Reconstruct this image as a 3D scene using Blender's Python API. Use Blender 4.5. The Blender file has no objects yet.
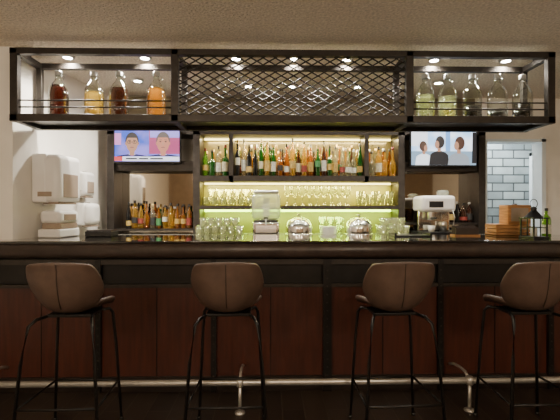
import bpy, bmesh, math, random
from mathutils import Vector, Matrix
random.seed(7)
scene=bpy.context.scene
COL=scene.collection

# ------------------------------------------------------------------ materials
def newmat(name):
    m=bpy.data.materials.new(name); m.use_nodes=True
    nt=m.node_tree; b=nt.nodes['Principled BSDF']
    return m,nt,b
def pm(name,c,rough=0.5,metal=0.0,var=0.12,scale=8,bump=0,bscale=200,emit=None,es=0,coat=0,spec=0.5,stretch=None,bdist=0.01):
    m,nt,b=newmat(name)
    tc=nt.nodes.new('ShaderNodeTexCoord'); mp=nt.nodes.new('ShaderNodeMapping')
    nt.links.new(tc.outputs['Object'],mp.inputs['Vector'])
    if stretch: mp.inputs['Scale'].default_value=stretch
    n=nt.nodes.new('ShaderNodeTexNoise'); n.inputs['Scale'].default_value=scale; n.inputs['Detail'].default_value=4
    nt.links.new(mp.outputs[0],n.inputs['Vector'])
    r=nt.nodes.new('ShaderNodeValToRGB')
    r.color_ramp.elements[0].position=0.3; r.color_ramp.elements[1].position=0.7
    r.color_ramp.elements[0].color=tuple(max(0,x*(1-var)) for x in c)+(1,)
    r.color_ramp.elements[1].color=tuple(min(1,x*(1+var)) for x in c)+(1,)
    nt.links.new(n.outputs['Fac'],r.inputs[0]); nt.links.new(r.outputs[0],b.inputs['Base Color'])
    b.inputs['Roughness'].default_value=rough; b.inputs['Metallic'].default_value=metal
    b.inputs['Specular IOR Level'].default_value=spec
    b.inputs['Coat Weight'].default_value=coat
    if bump:
        n2=nt.nodes.new('ShaderNodeTexNoise'); n2.inputs['Scale'].default_value=bscale; n2.inputs['Detail'].default_value=3
        nt.links.new(tc.outputs['Object'],n2.inputs['Vector'])
        bp=nt.nodes.new('ShaderNodeBump'); bp.inputs['Strength'].default_value=bump; bp.inputs['Distance'].default_value=bdist
        nt.links.new(n2.outputs['Fac'],bp.inputs['Height']); nt.links.new(bp.outputs[0],b.inputs['Normal'])
    if emit:
        b.inputs['Emission Color'].default_value=tuple(emit)+(1,); b.inputs['Emission Strength'].default_value=es
    return m
def em(name,c,s):
    m,nt,b=newmat(name)
    b.inputs['Base Color'].default_value=(0.02,0.02,0.02,1)
    b.inputs['Emission Color'].default_value=tuple(c)+(1,); b.inputs['Emission Strength'].default_value=s
    b.inputs['Roughness'].default_value=0.3
    return m
def glass(name,tint,body=0.0,bodycol=(0.5,0.5,0.5)):
    """thin-walled glass: tinted transparency + fresnel gloss (+ some translucent body)"""
    m=bpy.data.materials.new(name); m.use_nodes=True; nt=m.node_tree; nt.nodes.clear()
    o=nt.nodes.new('ShaderNodeOutputMaterial')
    t=nt.nodes.new('ShaderNodeBsdfTransparent'); t.inputs[0].default_value=tuple(tint)+(1,)
    g=nt.nodes.new('ShaderNodeBsdfGlossy'); g.inputs['Roughness'].default_value=0.06
    lw=nt.nodes.new('ShaderNodeLayerWeight'); lw.inputs[0].default_value=0.35
    mx=nt.nodes.new('ShaderNodeMixShader'); nt.links.new(lw.outputs['Facing'],mx.inputs[0])
    base=t
    if body>0:
        d=nt.nodes.new('ShaderNodeBsdfTranslucent'); d.inputs[0].default_value=tuple(bodycol)+(1,)
        d2=nt.nodes.new('ShaderNodeBsdfDiffuse'); d2.inputs[0].default_value=tuple(bodycol)+(1,)
        a=nt.nodes.new('ShaderNodeMixShader'); a.inputs[0].default_value=0.5
        nt.links.new(d.outputs[0],a.inputs[1]); nt.links.new(d2.outputs[0],a.inputs[2])
        q=nt.nodes.new('ShaderNodeMixShader'); q.inputs[0].default_value=body
        nt.links.new(t.outputs[0],q.inputs[1]); nt.links.new(a.outputs[0],q.inputs[2]); base=q
    nt.links.new(base.outputs[0],mx.inputs[1]); nt.links.new(g.outputs[0],mx.inputs[2])
    nt.links.new(mx.outputs[0],o.inputs[0]); return m

# ------------------------------------------------------------------ mesh builder
class MB:
    def __init__(s): s.bm=bmesh.new(); s.mats=[]
    def mi(s,m):
        if m not in s.mats: s.mats.append(m)
        return s.mats.index(m)
    def box(s,x0,x1,y0,y1,z0,z1,m,bev=0,M=None):
        v=[s.bm.verts.new(p) for p in [(x0,y0,z0),(x1,y0,z0),(x1,y1,z0),(x0,y1,z0),(x0,y0,z1),(x1,y0,z1),(x1,y1,z1),(x0,y1,z1)]]
        fs=[s.bm.faces.new([v[i] for i in f]) for f in [(0,3,2,1),(4,5,6,7),(0,1,5,4),(1,2,6,5),(2,3,7,6),(3,0,4,7)]]
        for f in fs: f.material_index=s.mi(m)
        if M: bmesh.ops.transform(s.bm,matrix=M,verts=v)
        if bev:
            es=list({e for f in fs for e in f.edges})
            r=bmesh.ops.bevel(s.bm,geom=es,offset=bev,segments=3,profile=0.5,affect='EDGES')
            for f in r['faces']: f.material_index=s.mi(m); f.smooth=True
        return s
    def lathe(s,cx,cy,cz,prof,m,seg=16,sx=1,sy=1,mfun=None):
        rings=[]
        for r,z in prof:
            if r<=1e-5: rings.append([s.bm.verts.new((cx,cy,cz+z))])
            else: rings.append([s.bm.verts.new((cx+sx*r*math.cos(2*math.pi*i/seg),cy+sy*r*math.sin(2*math.pi*i/seg),cz+z)) for i in range(seg)])
        for k in range(len(rings)-1):
            a,b=rings[k],rings[k+1]; mm=m[k] if isinstance(m,list) else m
            for i in range(seg):
                j=(i+1)%seg
                if len(a)==1 and len(b)==1: continue
                if len(a)==1: f=s.bm.faces.new((a[0],b[j],b[i]))
                elif len(b)==1: f=s.bm.faces.new((a[i],a[j],b[0]))
                else: f=s.bm.faces.new((a[i],a[j],b[j],b[i]))
                f.material_index=s.mi(mm); f.smooth=True
        return s
    def tube(s,pts,r,m,seg=8,closed=False):
        pts=[Vector(p) for p in pts]; n=len(pts); rings=[]
        for k,p in enumerate(pts):
            if closed: t=(pts[(k+1)%n]-pts[k-1])
            else: t=(pts[min(k+1,n-1)]-pts[max(k-1,0)])
            t.normalize()
            up=Vector((0,0,1)) if abs(t.z)<0.95 else Vector((0,1,0))
            a=t.cross(up).normalized(); b=a.cross(t)
            rings.append([s.bm.verts.new(p+r*(math.cos(2*math.pi*i/seg)*a+math.sin(2*math.pi*i/seg)*b)) for i in range(seg)])
        for k in range(n if closed else n-1):
            A,B=rings[k],rings[(k+1)%n]
            for i in range(seg):
                j=(i+1)%seg; f=s.bm.faces.new((A[i],A[j],B[j],B[i])); f.material_index=s.mi(m); f.smooth=seg>4
        if not closed:
            for R in (rings[0],rings[-1]):
                f=s.bm.faces.new(R); f.material_index=s.mi(m)
        return s
    def extr(s,prof,x0,x1,m,smooth=False):
        A=[s.bm.verts.new((x0,y,z)) for y,z in prof]; B=[s.bm.verts.new((x1,y,z)) for y,z in prof]; n=len(prof)
        for i in range(n):
            j=(i+1)%n; f=s.bm.faces.new((A[i],A[j],B[j],B[i])); f.material_index=s.mi(m); f.smooth=smooth
        for R in (A,B): s.bm.faces.new(R).material_index=s.mi(m)
        return s
    def poly(s,pts,m):
        f=s.bm.faces.new([s.bm.verts.new(p) for p in pts]); f.material_index=s.mi(m); return s
    def prismz(s,pts,z0,z1,m):
        A=[s.bm.verts.new((x,y,z0)) for x,y in pts]; B=[s.bm.verts.new((x,y,z1)) for x,y in pts]; n=len(pts)
        for i in range(n):
            j=(i+1)%n; s.bm.faces.new((A[i],A[j],B[j],B[i])).material_index=s.mi(m)
        for R in (A,B): s.bm.faces.new(R).material_index=s.mi(m)
        return s
    def done(s,name,loc=(0,0,0),rot=0,parent=None,recalc=True):
        if recalc: bmesh.ops.recalc_face_normals(s.bm,faces=s.bm.faces)
        me=bpy.data.meshes.new(name); s.bm.to_mesh(me); s.bm.free()
        for m in s.mats: me.materials.append(m)
        o=bpy.data.objects.new(name,me); o.location=loc; o.rotation_euler=(0,0,rot); COL.objects.link(o)
        if parent: o.parent=parent
        return o
def empty(name,loc=(0,0,0),rot=0):
    e=bpy.data.objects.new(name,None); e.location=loc; e.rotation_euler=(0,0,rot); e.empty_display_size=0.1; COL.objects.link(e); return e

# ------------------------------------------------------------------ material set
M_wall=pm('plaster_cream',(0.86,0.82,0.75),0.85,var=0.03,bump=0.1,bscale=150)
M_ceil=pm('popcorn_ceiling',(0.78,0.69,0.56),0.95,var=0.20,scale=60,bump=1.0,bscale=58,bdist=0.024)
M_steel=pm('dark_bronze_steel',(0.044,0.037,0.032),0.42,0.5,var=0.2,scale=20)
M_black=pm('black_metal',(0.018,0.016,0.015),0.4,0.5,var=0.2)
M_wood=pm('mahogany_panel',(0.060,0.014,0.007),0.40,var=0.30,scale=5,stretch=(7,7,0.6),coat=0.10)
M_darkwood=pm('dark_stained_wood',(0.022,0.014,0.011),0.4,var=0.3,scale=8,stretch=(0.6,6,6))
M_top=pm('black_granite_top',(0.012,0.011,0.011),0.06,var=0.4,scale=60,coat=0.7)
M_nose=pm('brown_leather_edge',(0.048,0.033,0.027),0.34,var=0.25,scale=14,bump=0.15,bscale=90)
M_leather=pm('brown_leather',(0.092,0.056,0.041),0.5,var=0.2,scale=12,bump=0.12,bscale=160)
M_seam=pm('leather_seam',(0.03,0.018,0.013),0.7)
M_chrome=pm('brushed_steel',(0.70,0.67,0.62),0.28,1.0,var=0.08,scale=30)
M_rail=pm('satin_nickel_rail',(0.68,0.65,0.60),0.36,0.75,var=0.08,scale=30)
M_polish=pm('polished_steel',(0.8,0.78,0.74),0.12,1.0,var=0.04)
M_white=pm('white_plastic',(0.80,0.78,0.75),0.35,var=0.03)
M_smoke=pm('smoked_window',(0.32,0.25,0.19),0.2,var=0.1)
M_mirror=pm('mirror_glass',(0.50,0.45,0.37),0.04,1.0,var=0.02)
M_back=pm('backbar_panel_olive',(0.22,0.21,0.05),0.25,var=0.2,scale=3)
M_backtop=pm('backbar_panel_bronze_mirror',(0.19,0.16,0.07),0.22,0.4,var=0.35,scale=4)
M_backdark=pm('backbar_upper_olive',(0.15,0.12,0.068),0.6,var=0.2)
M_ledge=pm('glass_shelf_edge',(0.16,0.15,0.12),0.25,var=0.1)
M_wbox=pm('honey_wood',(0.40,0.19,0.06),0.5,var=0.3,scale=8,stretch=(1,1,8))
M_blk=pm('black_plastic',(0.012,0.012,0.013),0.3)
M_glass=glass('clear_glass',(0.93,0.96,0.92))
M_glassw=glass('drinkware_glass',(0.88,0.90,0.72),0.10,(0.9,0.90,0.6))

def brickmat(name,c1,c2,mortar,sx,rough,bw,rh,ms,rot=(0,0,0),bump=0.3):
    m,nt,b=newmat(name)
    tc=nt.nodes.new('ShaderNodeTexCoord'); mp=nt.nodes.new('ShaderNodeMapping'); mp.inputs['Rotation'].default_value=rot
    br=nt.nodes.new('ShaderNodeTexBrick'); nt.links.new(tc.outputs['Object'],mp.inputs[0]); nt.links.new(mp.outputs[0],br.inputs[0])
    br.inputs['Color1'].default_value=c1+(1,); br.inputs['Color2'].default_value=c2+(1,); br.inputs['Mortar'].default_value=mortar+(1,)
    br.inputs['Scale'].default_value=sx; br.inputs['Brick Width'].default_value=bw; br.inputs['Row Height'].default_value=rh; br.inputs['Mortar Size'].default_value=ms
    n=nt.nodes.new('ShaderNodeTexNoise'); n.inputs['Scale'].default_value=14; n.inputs['Detail'].default_value=5
    mx=nt.nodes.new('ShaderNodeMixRGB'); mx.blend_type='MULTIPLY'; mx.inputs[0].default_value=0.6
    nt.links.new(br.outputs['Color'],mx.inputs[1]); nt.links.new(n.outputs['Fac'],mx.inputs[2]); nt.links.new(mx.outputs[0],b.inputs['Base Color'])
    bp=nt.nodes.new('ShaderNodeBump'); bp.inputs['Strength'].default_value=bump; bp.inputs['Distance'].default_value=0.01; bp.invert=True
    nt.links.new(br.outputs['Fac'],bp.inputs['Height']); nt.links.new(bp.outputs[0],b.inputs['Normal'])
    b.inputs['Roughness'].default_value=rough
    return m
M_floor=brickmat('dark_plank_floor',(0.060,0.040,0.030),(0.036,0.025,0.020),(0.10,0.075,0.055),1,0.35,0.6,0.15,0.003,rot=(0,0,math.pi/2))
M_stone=brickmat('grey_stone_blocks',(0.40,0.47,0.48),(0.16,0.20,0.22),(0.05,0.06,0.065),1,0.8,0.30,0.115,0.009,rot=(math.pi/2,0,0),bump=0.8)

# ------------------------------------------------------------------ room shell
MB().box(-3.2,5.0,-3.6,8.0,-0.1,0,M_floor).done('floor')
MB().box(-3.2,5.0,-3.6,8.0,2.6,2.7,M_ceil).done('ceiling')
b=MB(); b.prismz([(-2.15,3.1),(-2.05,3.1),(-1.87,4.42),(-1.97,4.42)],0,2.6,M_wall); b.done('wall_left')
MB().box(-3.2,-2.15,3.1,3.2,0,2.6,M_wall).done('wall_left_return')
b=MB(); b.box(-2.0,2.30,4.42,4.55,0,2.6,M_wall); b.box(2.30,2.97,4.42,4.55,2.12,2.6,M_wall); b.box(2.97,4.9,4.42,4.55,0,2.6,M_wall); b.done('wall_back')
MB().box(-3.2,5.0,-3.6,-3.5,0,2.6,pm('wall_front_paint',(0.35,0.26,0.18),0.8)).done('wall_front')
MB().box(-3.3,-3.2,-3.6,3.1,0,2.6,M_wall).done('wall_side_left')
MB().box(4.9,5.0,-3.6,8.0,0,2.6,M_wall).done('wall_right')
MB().box(2.0,4.9,5.5,5.6,0,2.6,M_stone).done('wall_stone')
MB().box(2.0,2.1,4.55,5.5,0,2.6,M_wall).done('wall_passage')
M_fr=pm('white_door_paint',(0.78,0.85,0.90),0.5,var=0.02)
b=MB(); b.box(2.30,2.325,4.39,4.56,0,2.12,M_fr); b.box(2.94,2.985,4.39,4.56,0,2.15,M_fr); b.box(2.30,2.985,4.39,4.56,2.11,2.14,M_fr); b.done('trim_1')
# white door set in the stone wall of the passage
b=MB(); b.box(3.56,4.40,5.455,5.499,0.0,2.10,M_fr,bev=0.006)
b.box(3.64,4.32,5.445,5.456,0.15,0.95,M_fr,bev=0.004); b.box(3.64,4.32,5.445,5.456,1.08,1.98,M_fr,bev=0.004)
b.box(3.52,3.56,5.43,5.499,0,2.14,M_fr); b.box(4.40,4.44,5.43,5.499,0,2.14,M_fr); b.box(3.52,4.44,5.43,5.499,2.10,2.14,M_fr)
b.tube([(4.33,5.44,1.0),(4.33,5.40,1.0),(4.25,5.40,1.0)],0.01,M_chrome,8); b.done('door_1')

# ------------------------------------------------------------------ bar counter
bar=MB()
XL,XR=-2.9,3.6
bar.box(XL,XR,3.00,3.05,0.10,0.80,M_wood)
bar.box(XL,XR,2.985,3.05,0.0,0.11,M_darkwood)
bar.box(XL,XR,3.01,3.05,0.80,1.0,M_black)
bar.box(XL,XR,2.975,3.02,0.775,0.80,M_steel)
bar.box(XL,XR,2.975,3.02,0.945,0.985,M_steel)
for i,px in enumerate([-2.2,-1.35,-0.50,0.345,1.20,2.04,2.88]):
    w=0.032 if abs(px-0.345)<.01 else 0.02
    bar.box(px-w,px+w,2.97,3.0,0.0,0.985,M_black)
    for z in [0.12+0.06*k for k in range(14)]:
        bar.box(px-0.005,px+0.005,2.965,2.972,z-0.005,z+0.005,M_steel,bev=0.002)
    if px<2.8:
        bar.box(px+0.42,px+0.426,2.996,3.0,0.11,0.775,M_black)
prof=[(3.02,1.0)]+[(2.925-0.045*math.cos(a)+0.0,1.055+0.055*math.sin(a)) for a in [math.radians(t) for t in range(-90,91,15)]]+[(3.02,1.11)]
bar.extr(prof,XL,XR,M_nose,True)
bar.box(XL,XR,2.905,3.095,1.106,1.125,M_top,bev=0.004)
bar.prismz([(-2.045,3.095),(XR,3.095),(XR,3.60),(-1.975,3.60)],1.085,1.125,M_top)
bar.box(-1.975,XR,3.5,3.56,0.0,1.085,M_darkwood)
bar.done('bar_counter')

# foot rail
fr=MB()
fr.tube([(-2.9,2.66,0.205),(3.6,2.66,0.205)],0.021,M_rail,12)
for x in (-2.0,-0.28,1.26,2.9):
    fr.tube([(x,2.66,0.0),(x,2.66,0.19)],0.012,M_rail,10)
    fr.lathe(x,2.66,0,[(0,0),(0.035,0),(0.035,0.01),(0.014,0.02)],M_rail,14)
    fr.tube([(x,2.675,0.215),(x,2.72,0.240),(x,2.80,0.242),(x,2.90,0.225),(x,2.966,0.20)],0.010,M_rail,10)
    fr.lathe(x,2.66,0.205,[(0,-0.03),(0.02,-0.028),(0.029,-0.015),(0.031,0),(0.029,0.015),(0.02,0.028),(0,0.03)],M_rail,12)
fr.done('foot_rail')

# ------------------------------------------------------------------ stools
def stool(name,x,y,rot):
    root=empty(name,(x,y,0),rot)
    # rows: (y, z, halfwidth, wrap_y, wrap_z)
    rows=[(-0.004,1.060,0.166,0.02,-0.010),(-0.008,1.052,0.180,0.03,-0.010),(0.0,1.015,0.196,0.05,-0.004),(0.004,0.96,0.208,0.08,0),(0.012,0.905,0.209,0.11,0.0),
          (0.026,0.85,0.186,0.12,0.0),(0.048,0.805,0.162,0.11,0.012),(0.085,0.775,0.152,0.07,0.04),(0.15,0.758,0.170,0.02,0.06),
          (0.23,0.755,0.192,0.0,0.065),(0.31,0.760,0.200,-0.01,0.05),(0.36,0.763,0.192,-0.025,0.03),(0.385,0.750,0.172,-0.03,0.01)]
    bm=bmesh.new(); nu=13; g=[]
    for (yy,zz,hw,wy,wz) in rows:
        r=[]
        for i in range(nu):
            u=-1+2*i/(nu-1); q=abs(u)**2.4
            r.append(bm.verts.new((hw*u,yy+wy*q,zz+wz*q)))
        g.append(r)
    for a in range(len(g)-1):
        for i in range(nu-1):
            f=bm.faces.new((g[a][i],g[a][i+1],g[a+1][i+1],g[a+1][i])); f.smooth=True
    bmesh.ops.recalc_face_normals(bm,faces=bm.faces)
    me=bpy.data.meshes.new('seat_shell'); bm.to_mesh(me); bm.free(); me.materials.append(M_leather)
    o=bpy.data.objects.new('seat_shell',me); COL.objects.link(o); o.parent=root
    s=o.modifiers.new('s','SOLIDIFY'); s.thickness=0.030; s.offset=0
    ss=o.modifiers.new('ss','SUBSURF'); ss.levels=2; ss.render_levels=2
    b=MB(); b.tube([(0,yy-0.0165 if zz>0.83 else yy-0.012,zz-(0.012 if zz<0.83 else 0)) for yy,zz,*_ in rows[1:7]],0.0025,M_seam,6); b.done('seam',parent=root)
    b=MB()
    for sx in (-1,1):
        b.tube([(sx*0.12,0.16,0.732),(sx*0.155,0.07,0.728),(sx*0.175,0.03,0.70),(sx*0.20,0.0,0.5),(sx*0.235,-0.035,0.0)],0.0095,M_black,10)
        b.tube([(sx*0.12,0.28,0.732),(sx*0.155,0.33,0.728),(sx*0.17,0.345,0.70),(sx*0.185,0.36,0.5),(sx*0.21,0.385,0.0)],0.0095,M_black,10)
        b.tube([(sx*0.218,-0.017,0.26),(sx*0.198,0.372,0.26)],0.007,M_black,8)
        for yy in (-0.035,0.385):
            b.lathe(sx*(0.235 if yy<0 else 0.21),yy,0,[(0,0),(0.014,0),(0.014,0.012),(0.010,0.016)],M_blk,10)
    b.tube([(-0.198,0.372,0.26),(0.198,0.372,0.26)],0.0085,M_black,8)
    b.tube([(-0.218,-0.017,0.26),(0.218,-0.017,0.26)],0.007,M_black,8)
    b.box(-0.13,0.13,0.13,0.30,0.724,0.742,M_black,bev=0.004)
    b.done('leg_frame',parent=root)
stool('bar_stool',-1.245,2.22,math.radians(1))
stool('bar_stool',-0.323,2.22,math.radians(1))
stool('bar_stool',0.672,2.22,math.radians(3))
stool('bar_stool',1.485,2.22,math.radians(1))

# ------------------------------------------------------------------ overhead rack
rk=MB()
L,R=-2.0,2.08; Y0,Y1=2.98,3.34; ZB,ZT=2.008,2.545
def fr_post(x,w=0.028):
    rk.box(x-w,x+w,Y0,Y0+0.05,ZB,ZT,M_steel,bev=0.004)
    rk.box(x-w*.8,x+w*.8,Y1-0.04,Y1,ZB,ZT,M_steel,bev=0.004)
    rk.box(x-w*.8,x+w*.8,Y0+.05,Y1-.04,ZB,ZB+0.05,M_steel)
    rk.box(x-w*.8,x+w*.8,Y0+.05,Y1-.04,ZT-0.04,ZT,M_steel)
for x in (L+0.03,-0.79,0.97,R-0.03): fr_post(x)
for (y0,y1) in ((Y0,Y0+0.05),(Y1-0.04,Y1)):
    rk.box(L,R,y0,y1,ZT-0.042,ZT+0.003,M_steel,bev=0.004)
    rk.box(L,R,y0,y1,ZB-0.002,ZB+0.052,M_steel,bev=0.004)
for x in (L+0.03,-0.79,0.97,R-0.03):
    rk.box(x-0.015,x+0.015,3.15,3.18,ZT-0.02,2.6,M_steel)
rk.box(L+0.05,-0.815,Y0+0.05,Y1-0.04,ZB+0.03,ZB+0.05,M_darkwood)
rk.box(0.995,R-0.05,Y0+0.05,Y1-0.04,ZB+0.03,ZB+0.05,M_darkwood)
rk.box(-0.765,0.945,Y0+0.05,Y1-0.04,ZB+0.03,ZB+0.05,M_darkwood)
for z in (2.115,2.165):
    rk.tube([(L+0.05,Y0+0.025,z),(-0.81,Y0+0.025,z)],0.006,M_steel,8)
    rk.tube([(0.99,Y0+0.025,z),(R-0.05,Y0+0.025,z)],0.006,M_steel,8)
def mesh_panel(y,x0,x1,z0,z1,dx,slope,r):
    H=z1-z0; run=H/slope
    for sgn in (1,-1):
        k=x0-run
        while k<x1+run:
            a,bx=k,k+run
            xa,xb=max(a,x0),min(bx,x1)
            if xb-xa>0.01:
                za=slope*(xa-a); zb=slope*(xb-a)
                if sgn==1: p=(xa,y,z0+za); q=(xb,y,z0+zb)
                else: p=(xa,y+0.003,z1-za); q=(xb,y+0.003,z1-zb)
                rk.tube([p,q],r,M_steel,5)
            k+=dx
mesh_panel(Y0+0.03,-0.76,0.94,ZB+0.05,ZT-0.04,0.092,0.58,0.0055)
rk.done('overhead_rack')

# ------------------------------------------------------------------ jugs
M_cap=pm('jug_cap',(0.5,0.5,0.48),0.4,0.3)
liqs={'red':glass('liquid_red_amber',(0.30,0.05,0.02),0.6,(0.16,0.03,0.012)),
 'yel':glass('liquid_pale_yellow',(0.95,0.8,0.35),0.35,(0.85,0.62,0.2)),
 'brn':glass('liquid_brown',(0.32,0.10,0.03),0.6,(0.13,0.04,0.012)),
 'gold':glass('liquid_gold',(0.9,0.6,0.15),0.4,(0.80,0.42,0.08)),
 'dark':glass('liquid_dark',(0.12,0.10,0.08),0.6,(0.05,0.04,0.03)),
 'pale':glass('liquid_pale_green',(0.85,0.9,0.6),0.25,(0.7,0.72,0.4))}
M_fruit=pm('infused_fruit',(0.75,0.55,0.2),0.6,var=0.5,scale=40)
M_beans=pm('infused_beans',(0.06,0.03,0.02),0.6,var=0.6,scale=60)
def jug(x,y,z,liq,level,bottom=None,h=0.38,r=0.073):
    s=h/0.37; b=MB()
    P=[(0,0.0),(r*.92,0.0),(r,0.012),(r,0.19*s),(r*.93,0.225*s),(r*.68,0.262*s),(r*.38,0.29*s),(0.022,0.31*s),(0.02,0.345*s),(0.024,0.35*s),(0.024,0.355*s)]
    b.lathe(0,0,0,P,M_glass,24)
    q=[(0,0.006),(r*.9,0.006),(r*.95,0.015)]
    for rr,zz in P[3:7]:
        if zz<level: q.append((rr*.95,zz))
    def rad(t):
        for (r0,z0),(r1,z1) in zip(P[1:],P[2:]):
            if z0<=t<=z1 and z1>z0: return r0+(r1-r0)*(t-z0)/(z1-z0)
        return r
    q+= [(rad(level)*.95,level),(0,level)]
    b.lathe(0,0,0,q,liqs[liq],24)
    if bottom:
        for k in range(26):
            a=random.uniform(0,6.28); rr=r*0.75*math.sqrt(random.random()); zz=random.uniform(0.02,0.02+bottom[1])
            sz=0.014
            b.lathe(rr*math.cos(a),rr*math.sin(a),zz,[(0,-sz),(sz*.8,-sz*.5),(sz,0),(sz*.8,sz*.5),(0,sz)],bottom[0],7)
    b.lathe(0,0,0.352*s,[(0.0265,-0.022),(0.0265,0.008),(0.022,0.014),(0,0.014)],M_cap,18)
    b.tube([(0.02+0.024*math.sin(t)*1.0,0,0.318*s+0.018*math.cos(t)) for t in [i*math.pi/6 for i in range(7)]],0.004,M_glass,6)
    b.done('glass_jug',(x,y,z))
ZS=ZB+0.051
jug(-1.735,3.16,ZS,'red',0.26)
jug(-1.465,3.17,ZS,'yel',0.21,(M_fruit,0.07))
jug(-1.265,3.16,ZS,'brn',0.24)
jug(-0.975,3.16,ZS,'gold',0.24)
jug(1.155,3.17,ZS,'pale',0.20,(M_beans,0.03))
jug(1.335,3.17,ZS,'pale',0.19,(M_fruit,0.08))
jug(1.535,3.17,ZS,'dark',0.12)
jug(1.740,3.17,ZS,'dark',0.09)
jug(1.945,3.17,ZS,'dark',0.14)

# ------------------------------------------------------------------ puck lights
M_puck=em('spot_lens',(1.0,0.94,0.82),120)
def puck(x,y,w,z=2.6):
    b=MB(); b.lathe(0,0,0,[(0,0),(0.055,0),(0.055,-0.012),(0.048,-0.022),(0.036,-0.022),(0.034,-0.012)],M_chrome,24)
    b.lathe(0,0,0,[(0,-0.019),(0.033,-0.018)],M_puck,20)
    b.done('ceiling_spotlight',(x,y,z-0.0005))
    l=bpy.data.lights.new('spot_lamp','SPOT'); l.energy=w; l.color=(1,0.93,0.81); l.spot_size=math.radians(140); l.spot_blend=0.7; l.shadow_soft_size=0.04
    o=bpy.data.objects.new('spot_lamp',l); o.location=(x,y,z-0.03); COL.objects.link(o)
for x in (-1.72,-1.10): puck(x,3.27,100)
for x in (-0.36,0.11,0.55,1.27,1.87): puck(x,3.27,75)
for x in (-0.30,0.13,0.80): puck(x,4.0,30)
puck(-1.35,3.85,130); puck(1.55,3.85,80)

# ------------------------------------------------------------------ back bar
F0,F1=4.14,4.41
bb=MB()
bb.box(-1.86,2.29,3.86,4.41,0,1.06,M_darkwood)
bb.box(-1.865,2.29,3.80,4.41,1.06,1.10,M_ledge)
bb.done('back_bar_cabinet')
bb=MB()
def post(x0,x1,z0=1.1005,z1=2.30): bb.box(x0,x1,F0,F1,z0,z1,M_steel)
post(-1.76,-1.69); post(-0.88,-0.81); post(1.25,1.32); post(2.10,2.17)
bb.box(-1.76,2.17,F0,F1,2.13,2.21,M_steel)
bb.box(-1.69,-0.88,F0+.05,F1,1.76,1.86,M_steel); bb.box(1.32,2.10,F0+.05,F1,1.76,1.86,M_steel)
bb.box(-1.76,2.17,4.36,4.415,2.21,2.58,M_backdark)
bb.box(-0.81,1.25,4.395,4.415,1.1005,1.675,M_back)
bb.box(-0.81,1.25,4.395,4.415,1.675,2.13,M_backtop)
for z0,z1 in ((1.645,1.705),(1.355,1.395)):
    bb.box(-0.81,1.25,F0,4.395,z0,z1,M_steel)
for x in (-0.49,0.92): bb.box(x-0.022,x+0.022,F0,4.39,1.645,2.13,M_steel)
bb.box(-1.69,-0.88,4.37,4.385,1.1005,1.76,M_mirror); bb.box(1.32,2.10,4.37,4.385,1.1005,1.76,M_mirror)
bb.box(-1.69,-0.88,F0+0.02,4.37,1.135,1.155,M_steel); bb.box(1.32,2.10,F0+0.02,4.37,1.195,1.215,M_steel)
M_led1=em('led_strip_warm',(1.0,0.80,0.26),8); M_led2=em('led_strip_green',(0.6,0.95,0.06),14)
bb.box(-0.80,1.24,4.37,4.39,2.112,2.128,M_led1)  # added glowing strip, stands in for the ceiling's reflection above the bottles
bb.box(-0.80,1.24,4.37,4.39,1.628,1.644,M_led1)
bb.box(-0.80,1.24,4.37,4.39,1.332,1.354,M_led2)
bb.done('back_bar_shelving')
def strip(x,y,z,w,col,e,d=0.04):
    l=bpy.data.lights.new('led_light','AREA'); l.shape='RECTANGLE'; l.size=w; l.size_y=d; l.energy=e; l.color=col
    o=bpy.data.objects.new('led_light',l); o.location=(x,y,z); COL.objects.link(o); return o
strip(0.22,4.30,2.105,2.0,(1,0.80,0.42),26)  # added light from the top strip, brightens the upper shelf
strip(0.22,4.30,1.622,2.0,(1.0,0.85,0.22),28)
strip(0.22,4.30,1.330,2.0,(0.70,0.98,0.14),17)

# ------------------------------------------------------------------ bottles
bg=[glass('bottle_green',(0.08,0.34,0.07),0.35,(0.05,0.26,0.04)),
    glass('bottle_amber',(0.80,0.42,0.10),0.35,(0.58,0.26,0.04)),
    glass('bottle_clear',(0.88,0.90,0.78),0.14,(0.75,0.75,0.6)),
    glass('bottle_brown',(0.25,0.10,0.03),0.5,(0.11,0.04,0.02)),
    glass('bottle_gold',(0.95,0.75,0.22),0.30,(0.80,0.52,0.08)),
    glass('bottle_lime',(0.45,0.75,0.10),0.35,(0.3,0.58,0.06)),
    glass('bottle_black',(0.06,0.06,0.05),0.6,(0.03,0.03,0.03)),
    glass('bottle_red',(0.55,0.08,0.04),0.5,(0.40,0.04,0.02))]
lab=[pm('label_'+n,c,0.6,var=0.25,scale=60) for n,c in [('cream',(0.55,0.5,0.34)),('white',(0.6,0.6,0.52)),('black',(0.03,0.03,0.03)),('red',(0.25,0.04,0.03)),('gold',(0.5,0.35,0.1)),('blue',(0.08,0.14,0.25)),('green',(0.06,0.22,0.08))]]
capm=[pm('cap_'+n,c,0.35,0.4) for n,c in [('black',(0.02,0.02,0.02)),('gold',(0.6,0.42,0.12)),('red',(0.18,0.03,0.02)),('silver',(0.6,0.6,0.6))]]
shapes=[
 [(0.9,0),(1,0.03),(1,0.60),(0.85,0.68),(0.42,0.76),(0.34,0.80),(0.34,0.93)],
 [(0.9,0),(1,0.02),(1,0.48),(0.9,0.58),(0.6,0.70),(0.38,0.80),(0.33,0.93)],
 [(0.95,0),(1,0.03),(1.05,0.5),(0.98,0.56),(0.45,0.60),(0.36,0.64),(0.36,0.93)],
 [(0.75,0),(0.8,0.03),(1.0,0.45),(1.0,0.55),(0.6,0.66),(0.36,0.72),(0.34,0.93)],
 [(0.8,0),(1.15,0.12),(1.25,0.28),(1.1,0.42),(0.5,0.56),(0.36,0.64),(0.36,0.93)]]
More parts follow.
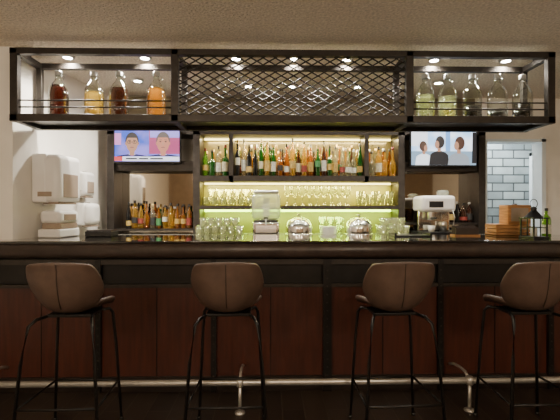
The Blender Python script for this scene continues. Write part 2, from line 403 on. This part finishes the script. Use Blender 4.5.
def bottle(b,x,y,z,h,r,kind,g,l,c,seg=14):
    P=[(0,0)]+[(a*r,t*h) for a,t in shapes[kind]]
    b.lathe(x,y,z,P,bg[g],seg)
    b.lathe(x,y,z,[(shapes[kind][-1][0]*r*1.12,0.90*h),(shapes[kind][-1][0]*r*1.12,h),(0,h)],capm[c],10)
    if l is not None:
        rr=max(a for a,t in shapes[kind][:3])*r*1.025 if kind!=4 else r*1.28
        if kind==3: rr=r*1.02
        z0,z1=random.choice([(0.14,0.44),(0.2,0.4),(0.12,0.3)]) if kind!=3 else (0.3,0.5)
        b.lathe(x,y,z,[(rr,z0*h),(rr,z1*h)],lab[l],seg)
def row(name,x0,x1,n,y,z,hr,pal,depth=0.02,rr=(0.028,0.038)):
    b=MB()
    for i in range(n):
        x=x0+(x1-x0)*(i+0.5)/n+random.uniform(-.004,.004)
        h=random.uniform(*hr); r=random.uniform(*rr)
        bottle(b,x,y+random.uniform(-depth/2,depth/2),z,h,r,random.choice([0,0,1,1,2,3,4]) if r<0.033 else random.choice([0,1,2]),random.choice(pal),random.choice([0,0,1,2,4,4,6,3,None,None,None]),random.choice([0,0,1,1,2,3]))
    b.done(name)
zt=1.7055
row('liquor_bottles',-0.80,-0.52,4,4.20,zt,(0.27,0.35),[2,0,5,0])
row('liquor_bottles',-0.80,-0.52,4,4.30,zt,(0.25,0.33),[2,5,4])
row('liquor_bottles',-0.46,-0.02,7,4.19,zt,(0.27,0.39),[0,2,6,2,3,4],rr=(0.026,0.031))
row('liquor_bottles',-0.01,0.37,6,4.19,zt,(0.28,0.40),[1,4,3,4,1,7,1],rr=(0.026,0.031))
row('liquor_bottles',0.38,0.89,8,4.19,zt,(0.28,0.39),[2,0,5,3,2,6,4],rr=(0.026,0.031))
row('liquor_bottles',0.95,1.24,4,4.20,zt,(0.26,0.33),[4,4,5,2])
row('liquor_bottles',0.95,1.24,4,4.30,zt,(0.25,0.34),[4,5,1,2])
row('liquor_bottles',-0.46,0.89,20,4.27,zt,(0.26,0.35),[4,1,2,3,4,2,0],rr=(0.026,0.032))
row('liquor_bottles',-0.46,0.89,19,4.345,zt,(0.28,0.37),[4,1,2,0,5,2],rr=(0.026,0.032))
row('liquor_bottles',-1.60,-0.90,11,4.21,1.1555,(0.24,0.30),[4,1,6,4,2,1,4],rr=(0.026,0.032))
row('liquor_bottles',-1.60,-0.92,9,4.31,1.1555,(0.22,0.27),[4,1,3,0])
row('liquor_bottles',1.68,2.08,6,4.24,1.2155,(0.20,0.25),[6,3,0,6])

# ------------------------------------------------------------------ glassware
def wine(b,x,y,z,s=1.0,up=True):
    P=[(0,0),(0.033,0.0),(0.030,0.004),(0.005,0.010),(0.004,0.075),(0.012,0.085),(0.032,0.105),(0.037,0.13),(0.034,0.16),(0.030,0.185)]
    b.lathe(x,y,z,[(r*s,t*s) for r,t in P],M_glassw,12)
def tumbler(b,x,y,z,s=1.0,h=0.1):
    b.lathe(x,y,z,[(0,0),(0.028*s,0),(0.030*s,0.004),(0.036*s,h),(0.033*s,h),(0.027*s,0.010),(0,0.010)],M_glassw,12)
def mug(b,x,y,z):
    b.lathe(x,y,z,[(0,0),(0.034,0),(0.037,0.005),(0.037,0.085),(0.034,0.085),(0.033,0.012),(0,0.012)],M_glassw,12)
    b.tube([(x+0.035+0.022*math.sin(t),y,z+0.045+0.026*math.cos(t)) for t in [i*math.pi/6 for i in range(7)]],0.005,M_glassw,6)
b=MB(); z2=1.3955
for i in range(7):
    for y in (4.20,4.30): mug(b,-0.755+i*0.092,y,z2)
    if i<6: mug(b,-0.71+i*0.092,4.25,z2+0.087)
b.done('glass_mugs')
b=MB()
for i in range(9):
    for y in (4.20,4.30): wine(b,0.10+i*0.078,y,z2,1.1)
b.done('wine_glasses')
b=MB()
for i in range(5):
    for y in (4.20,4.30): tumbler(b,0.87+i*0.08,y,z2,1,0.12 if i%2 else 0.15)
b.done('tumblers')
b=MB()
for i in range(6):
    for y in (3.92,4.00,4.08):
        tumbler(b,-0.78+i*0.078,y,1.1005,1.0,0.09)
        if i<5: tumbler(b,-0.74+i*0.078,y,1.192,0.95,0.08)
b.done('tumblers')
b=MB()
for i in range(3):
    mug(b,0.47+i*0.088,4.26,1.1005); mug(b,0.47+i*0.088,4.26,1.188)
b.done('glass_mugs')
b=MB()
for i in range(4):
    for y in (3.92,4.00,4.08):
        tumbler(b,1.03+i*0.076,y,1.1005,0.95,0.10)
        if i<3: tumbler(b,1.065+i*0.076,y,1.202,0.9,0.07)
b.done('tumblers')
M_plate=pm('white_china',(0.75,0.74,0.66),0.25,var=0.03)
b=MB()
for k in range(9): b.lathe(0,0,k*0.009,[(0,0),(0.05,0.0),(0.085,0.008),(0.085,0.011),(0.05,0.004),(0,0.004)],M_plate,20)
b.done('plate_stack',(0.505,4.04,1.1005))

# ------------------------------------------------------------------ cloches
def cloche(x,y,z,r=0.15):
    b=MB()
    b.lathe(0,0,0,[(0,0),(r*1.08,0),(r*1.12,0.008),(r*1.08,0.016),(r,0.018)],M_polish,32)
    b.lathe(0,0,0.018,[(r,0),(r,0.05)]+[(r*math.cos(a),0.05+0.11*math.sin(a)) for a in [math.radians(t) for t in range(10,90,10)]]+[(0.0,0.16)],M_polish,32)
    b.lathe(0,0,0.175,[(0.008,0),(0.008,0.012),(0.018,0.02),(0.018,0.03),(0,0.035)],M_polish,16)
    b.done('serving_cloche',(x,y,z))
cloche(0.205,4.02,1.1005,0.137)
cloche(0.81,4.02,1.1005,0.137)

# ------------------------------------------------------------------ beverage dispenser
b=MB()
b.box(-0.13,0.13,-0.12,0.12,0,0.13,M_polish,bev=0.015)
b.box(-0.10,0.10,-0.123,-0.118,0.03,0.10,M_chrome)
b.box(-0.12,0.12,-0.11,0.11,0.13,0.15,M_blk,bev=0.005)
M_tank=glass('frosted_tank',(0.85,0.88,0.80),0.45,(0.75,0.78,0.68))
b.box(-0.145,0.145,-0.115,0.115,0.15,0.42,M_tank,bev=0.05)
b.lathe(0,0,0.15,[(0.035,0),(0.035,0.21),(0.028,0.22),(0,0.22)],M_white,16)
b.box(-0.125,0.125,-0.105,0.105,0.41,0.445,M_chrome,bev=0.015)
b.tube([(0,-0.12,0.16),(0,-0.16,0.155),(0,-0.165,0.11)],0.012,M_white,10)
b.box(-0.02,0.02,-0.175,-0.145,0.165,0.18,M_blk,bev=0.004)
b.done('beverage_dispenser',(-0.125,4.01,1.1005))

# coffee machine
b=MB()
b.box(-0.18,0.18,-0.14,0.16,0,0.035,M_blk,bev=0.006)
b.box(-0.16,0.16,0.0,0.15,0.035,0.28,M_polish,bev=0.012)
b.box(-0.17,0.17,-0.13,0.15,0.23,0.39,M_white,bev=0.035)
b.box(-0.10,0.04,-0.134,-0.128,0.275,0.335,M_blk,bev=0.003)
b.lathe(0.08,-0.02,0.385,[(0.05,0),(0.055,0.01),(0.06,0.05),(0.045,0.06),(0,0.065)],M_tank,20)
b.lathe(-0.06,-0.07,0.15,[(0.0,0),(0.03,0.0),(0.033,0.03),(0.033,0.08)],M_chrome,16)
b.tube([(-0.06,-0.10,0.18),(-0.06,-0.20,0.17)],0.011,M_blk,10)
b.tube([(0.13,-0.12,0.26),(0.14,-0.15,0.18),(0.13,-0.14,0.10)],0.006,M_chrome,8)
b.lathe(-0.05,-0.06,0.036,[(0,0),(0.03,0),(0.036,0.06),(0.033,0.06),(0.028,0.008),(0,0.008)],M_plate,16)
b.lathe(0.07,-0.05,0.036,[(0,0),(0.035,0),(0.035,0.09),(0.03,0.1),(0,0.1)],M_chrome,16)
b.done('coffee_machine',(1.555,3.97,1.1005))

# ------------------------------------------------------------------ dispensers on left wall
wang=math.atan2(0.18,1.32)
def wallx(y): return -2.05+(y-3.1)*0.18/1.32
def disp(name,y0,w,prot,z0,z1,win=True):
    b=MB()
    H=z1-z0
    b.box(0,prot*.55,-w/2,w/2,0,H,M_white,bev=0.02)
    b.box(prot*.35,prot,-w/2+0.004,w/2-0.004,0.004,H-0.004,M_white,bev=min(0.045,prot*.3))
    if win:
        b.box(prot-0.006,prot+0.004,-w*0.30,w*0.30,0.06*H+0.02,0.60*H,M_smoke,bev=0.005)
        b.box(prot*0.25,prot*0.75,-w*0.503,-w*0.480,0.05,H*0.22,M_smoke)
    b.box(prot*0.3,prot*0.9,-w*0.35,w*0.35,-0.012,0.004,M_smoke)
    b.box(prot*0.2,prot*0.5,-0.02,0.02,H-0.004,H+0.004,M_smoke)
    b.done(name,(wallx(y0)+0.003,y0,z0),-wang)
disp('paper_towel_dispenser',3.44,0.32,0.24,1.41,1.81)
disp('hand_towel_dispenser',3.93,0.18,0.11,1.48,1.72)
disp('soap_dispenser',3.95,0.18,0.16,1.20,1.42,False)
b=MB()
b.box(-0.10,0.09,-0.14,0.14,0,0.07,M_white,bev=0.012)
b.box(-0.08,0.085,-0.12,0.12,0.065,0.12,M_smoke,bev=0.015)
b.box(-0.09,0.09,-0.13,0.13,0.115,0.22,M_white,bev=0.03)
b.box(0.085,0.094,-0.08,0.08,0.14,0.19,M_smoke,bev=0.003)
b.done('napkin_dispenser',(-1.84,3.38,1.1255),-0.1)
b=MB(); b.box(-0.11,0.11,-0.08,0.08,0,0.045,M_blk,bev=0.006); b.box(-0.1,0.1,-0.07,0.07,0.045,0.055,M_darkwood); b.done('bar_caddy',(-1.52,3.45,1.1255))
b=MB(); b.box(-0.16,0.16,-0.09,0.09,0,0.012,M_blk,bev=0.003)
for sx in (-1,1): b.box(sx*0.15-0.008,sx*0.15+0.008,-0.09,0.09,0.012,0.03,M_blk)
b.done('serving_tray',(1.12,3.42,1.1255))
b=MB(); b.box(-0.11,0.11,-0.05,0.05,0,0.012,M_wbox)
for k in range(4): b.box(-0.10,0.10,-0.04+k*0.022,-0.026+k*0.022,0.012,0.07+0.006*k,M_darkwood if k%2 else M_nose)
b.done('menu_holder',(1.62,3.46,1.1255))

# ------------------------------------------------------------------ wooden boxes and lantern
b=MB()
def crate(b,w,d,h,m):
    t=0.012
    b.box(-w/2,w/2,-d/2,d/2,0,t,m)
    n=3
    for k in range(n):
        z0=h*k/n+0.003; z1=h*(k+1)/n-0.003
        b.box(-w/2,w/2,-d/2,-d/2+t,z0,z1,m); b.box(-w/2,w/2,d/2-t,d/2,z0,z1,m)
        b.box(-w/2,-w/2+t,-d/2+t,d/2-t,z0,z1,m); b.box(w/2-t,w/2,-d/2+t,d/2-t,z0,z1,m)
    for sx in (-1,1):
        for sy in (-1,1):
            cx=sx*(w/2-0.018); cy=sy*(d/2-0.018); b.box(cx-0.008,cx+0.008,cy-0.008,cy+0.008,0,h,m)
crate(b,0.30,0.18,0.095,M_wbox); b.box(-0.15,0.15,-0.09,0.09,0.095,0.102,M_wbox); b.done('wooden_crate',(1.99,3.45,1.1255))
b=MB(); b.box(-0.10,0.10,-0.07,0.07,0,0.165,M_wbox,bev=0.004); b.box(-0.075,0.075,-0.073,-0.069,0.025,0.14,M_smoke); b.lathe(0,0,0.165,[(0.02,0),(0.02,0.01),(0,0.014)],M_darkwood,12); b.done('wooden_box',(2.06,3.46,1.2285))
b=MB()
w=0.062
b.box(-w-0.012,w+0.012,-w-0.012,w+0.012,0,0.018,M_blk,bev=0.003)
for sx in (-1,1):
    for sy in (-1,1): b.box(sx*w-0.005,sx*w+0.005,sy*w-0.005,sy*w+0.005,0.018,0.155,M_blk)
for s in (-1,1):
    b.box(-w,w,s*w-0.003,s*w+0.003,0.085,0.09,M_blk); b.box(s*w-0.003,s*w+0.003,-w,w,0.085,0.09,M_blk)
    b.box(-0.003,0.003,s*w-0.003,s*w+0.003,0.018,0.155,M_blk)
b.box(-w-0.01,w+0.01,-w-0.01,w+0.01,0.155,0.165,M_blk)
b.lathe(0,0,0.165,[(0.1,0),(0.075,0.015),(0.035,0.05),(0.028,0.053),(0.028,0.07),(0.034,0.073),(0,0.09)],M_blk,4)
b.tube([(0.035*math.sin(t),0,0.275-0.035*math.cos(t)) for t in [i*math.pi/8 for i in range(16)]],0.003,M_blk,6,True)
b.lathe(0,0,0.018,[(0,0),(0.024,0),(0.024,0.07),(0,0.072)],M_plate,16)
b.done('candle_lantern',(2.01,3.13,1.1255),0.2)
b=MB(); bottle(b,0,0,0,0.24,0.034,0,5,1,0); b.done('liquor_bottle',(2.16,3.2,1.1255))

# ------------------------------------------------------------------ televisions
def tv(name,x0,x1,z0,z1,y,scene_fn,bgm):
    cx=(x0+x1)/2; cz=(z0+z1)/2; W=(x1-x0)/2; H=(z1-z0)/2
    b=MB(); b.box(-W,W,0,0.035,-H,H,M_blk,bev=0.005)
    b.box(-W*.3,W*.3,0.035,0.06,-H*.4,H*.4,M_blk)
    bmesh.ops.recalc_face_normals(b.bm,faces=b.bm.faces)
    b.box(-W+0.012,W-0.012,-0.0012,0,-H+0.018,H-0.012,bgm)
    scene_fn(b,W-0.012,H-0.018)
    b.done(name,(cx,y,cz),0,recalc=False)
def P(b,pts,m,lay): b.poly([(x,-0.0015-0.0006*lay,z) for x,z in pts],m)
def ell(cx,cz,rx,rz,n=20,a0=0,a1=360): return [(cx+rx*math.cos(math.radians(a0+(a1-a0)*i/n)),cz+rz*math.sin(math.radians(a0+(a1-a0)*i/n))) for i in range(n if a1-a0==360 else n+1)]
E={}
def e(n,c,s=1.0):
    if n not in E: E[n]=em('screen_'+n,c,s)
    return E[n]
S=2.2
def grad(name,ca,cb,s):
    m,nt,bs=newmat(name)
    tc=nt.nodes.new('ShaderNodeTexCoord'); n=nt.nodes.new('ShaderNodeTexNoise'); n.inputs['Scale'].default_value=5
    r=nt.nodes.new('ShaderNodeValToRGB'); r.color_ramp.elements[0].color=ca+(1,); r.color_ramp.elements[1].color=cb+(1,)
    r.color_ramp.elements[0].position=.4; r.color_ramp.elements[1].position=.6
    nt.links.new(tc.outputs['Object'],n.inputs[0]); nt.links.new(n.outputs['Fac'],r.inputs[0]); nt.links.new(r.outputs[0],bs.inputs['Emission Color'])
    bs.inputs['Emission Strength'].default_value=s; bs.inputs['Base Color'].default_value=(0.01,0.01,0.01,1); bs.inputs['Roughness'].default_value=0.2
    return m
def man(b,cx,cz,s,suit,hair,skin,tie,glasses=False,lay=2,zb=-0.17,face=True,turn=0.0):
    zz=max(zb,cz-4.5*s)
    P(b,[(cx-1.35*s,zz),(cx+1.35*s,zz),(cx+1.2*s,cz-1.6*s),(cx+.9*s,cz-1.3*s),(cx+.3*s,cz-1.05*s),(cx-.3*s,cz-1.05*s),(cx-.9*s,cz-1.3*s),(cx-1.2*s,cz-1.6*s)],suit,lay)
    if tie:
        zt_=max(zb,cz-2.2*s)
        P(b,[(cx-.35*s,cz-1.05*s),(cx,zt_),(cx+.35*s,cz-1.05*s)],e('shirt',(0.8,0.8,0.9),S*.7),lay+1)
        P(b,[(cx-.07*s,cz-1.1*s),(cx-.09*s,zt_),(cx+.09*s,zt_),(cx+.07*s,cz-1.1*s)],tie,lay+2)
    P(b,[(cx-.26*s,cz-.6*s),(cx-.2*s,cz-1.15*s),(cx+.2*s,cz-1.15*s),(cx+.26*s,cz-.6*s)],skin,lay+2)
    P(b,ell(cx-turn*.12*s,cz+.12*s,.60*s,.80*s),hair,lay+3)
    if not face:
        P(b,ell(cx+turn*.30*s,cz-.22*s,.30*s,.52*s),skin,lay+4); return
    for sx in (-1,1): P(b,ell(cx+sx*.54*s,cz-.1*s,.09*s,.17*s,10),skin,lay+3)
    P(b,ell(cx,cz-.1*s,.53*s,.78*s),skin,lay+4)
    P(b,ell(cx,cz+.42*s,.47*s,.34*s,14,0,180),hair,lay+5)
    dk=e('dark',(0.02,0.015,0.015),0.5)
    for sx in (-1,1):
        P(b,ell(cx+sx*.23*s,cz+.05*s,.09*s,.05*s,8),dk,lay+6)
        P(b,[(cx+sx*.34*s,cz+.17*s),(cx+sx*.12*s,cz+.19*s),(cx+sx*.12*s,cz+.23*s),(cx+sx*.34*s,cz+.21*s)][::(1 if sx<0 else -1)],hair,lay+6)
    if glasses:
        for sx in (-1,1): b.tube([(cx+sx*.25*s+.19*s*math.cos(t),-0.0015-0.0006*(lay+6),cz+.04*s+.14*s*math.sin(t)) for t in [i*math.pi/5 for i in range(10)]],0.0022,dk,4,True)
    P(b,[(cx-.1*s,cz-.24*s),(cx+.1*s,cz-.24*s),(cx+.04*s,cz+.02*s),(cx-.04*s,cz+.02*s)],e('nose_shade',(0.5,0.24,0.15),S*.8),lay+6)
    P(b,ell(cx,cz-.45*s,.2*s,.05*s,10),e('lips',(0.4,0.12,0.10),S*.7),lay+6)
def news(b,w,h):
    P(b,[(0.02,-h*.55),(w,-h*.55),(w,h),(0.02,h)],e('studio_red',(0.35,0.04,0.14),S),0)
    P(b,[(0.03,h*.45),(w,h*.45),(w,h),(0.03,h)],e('studio_violet',(0.3,0.25,0.75),S),1)
    P(b,[(-w,-h*.0),(-w*.8,-h*.0),(-w*.8,h*.7),(-w,h*.7)],e('studio_pink',(0.6,0.2,0.5),S),1)
    sk=e('skin',(0.55,0.27,0.16),S*.7); dk=e('suit',(0.02,0.03,0.08),1)
    man(b,-w*.46,h*.14,0.112,dk,e('hair_dark',(0.03,0.02,0.02),1),sk,e('tie',(0.3,0.05,0.08),S),True,zb=-h*.68)
    man(b,w*.50,h*.16,0.116,dk,e('hair_grey',(0.2,0.15,0.13),1),e('skin_b',(0.6,0.22,0.14),S*.75),e('tie',(0.4,0.05,0.08),S),zb=-h*.68)
    P(b,[(-w,-h*.98),(w,-h*.98),(w,-h*.72),(-w,-h*.72)],e('banner',(0.75,0.78,0.9),S),10)
    P(b,[(-w,-h*.98),(-w*.75,-h*.98),(-w*.75,-h*.72),(-w,-h*.72)],e('banner_red',(0.6,0.04,0.05),S),11)
    for k,(a,c) in enumerate([(-.65,-.3),(-.25,.05),(.1,.5)]): P(b,[(w*a,-h*.89),(w*c,-h*.89),(w*c,-h*.80),(w*a,-h*.80)],e('dark',(0,0,0),.5),11)
def show(b,w,h):
    P(b,[(-w,-h*.2),(-w,-h),(w,-h),(w,-h*.2)],e('floor_blue',(0.2,0.3,0.4),S),0)
    P(b,[(-w,h*.1),(-w*.5,h*.1),(-w*.5,h),(-w,h)],e('wall_wh',(0.85,0.9,0.95),S),1)
    P(b,[(w*.05,-h*.2),(w*.2,-h*.2),(w*.2,h),(w*.05,h)],e('wall_blue',(0.15,0.35,0.7),S),1)
    sk=e('skin',(0.55,0.27,0.16),S*.7); hb=e('hair_brown',(0.12,0.05,0.03),1); dk=e('suit_b',(0.03,0.03,0.04),.6)
    man(b,-w*.62,h*.05,0.066,e('shirt_wh',(0.8,0.85,0.9),S),hb,sk,None,zb=-h,face=False,turn=1)
    man(b,-w*.15,h*.28,0.078,dk,e('hair_dark',(0.03,0.02,0.02),1),sk,None,lay=3,zb=-h,face=False,turn=-1)
    man(b,w*.46,h*.22,0.085,e('shirt_gr',(0.4,0.45,0.5),S*.6),hb,sk,None,lay=4,zb=-h,face=False,turn=-1)
    P(b,[(w*.86,-h*.9),(w,-h*.9),(w,h*.9),(w*.88,h*.9)],dk,8)
tv('television',-1.67,-0.995,1.825,2.195,4.08,news,grad('screen_news',(0.05,0.10,0.55),(0.25,0.2,0.7),2.2))
tv('television',1.355,2.05,1.795,2.185,4.08,show,grad('screen_show',(0.35,0.6,0.9),(0.85,0.9,1.0),2.6))

# ------------------------------------------------------------------ added fill lights
def point(x,y,z,e_,c,r=0.2):
    l=bpy.data.lights.new('fill_light','POINT'); l.energy=e_; l.color=c; l.shadow_soft_size=r
    o=bpy.data.objects.new('fill_light',l); o.location=(x,y,z); COL.objects.link(o)
WARM=(1,0.83,0.63)
point(-1.6,-0.6,2.1,100,WARM); point(1.7,-0.6,2.1,100,WARM); point(0,-2.4,2.0,50,WARM)  # unseen fill without fixtures, added behind the camera for warm ambient light
point(3.0,4.95,2.3,60,(0.88,0.96,1.0),0.12)  # unseen fill added in the passage to brighten the stone wall

w=bpy.data.worlds.new('world'); scene.world=w; w.use_nodes=True
w.node_tree.nodes['Background'].inputs[0].default_value=(1,0.8,0.6,1); w.node_tree.nodes['Background'].inputs[1].default_value=0.05

# ------------------------------------------------------------------ camera
cam=bpy.data.cameras.new('camera'); cam.sensor_width=36; cam.lens=25.7
co=bpy.data.objects.new('camera',cam); COL.objects.link(co)
co.location=(-0.07,0,1.35); co.rotation_euler=(math.radians(90),0,math.radians(-1.2))
scene.camera=co
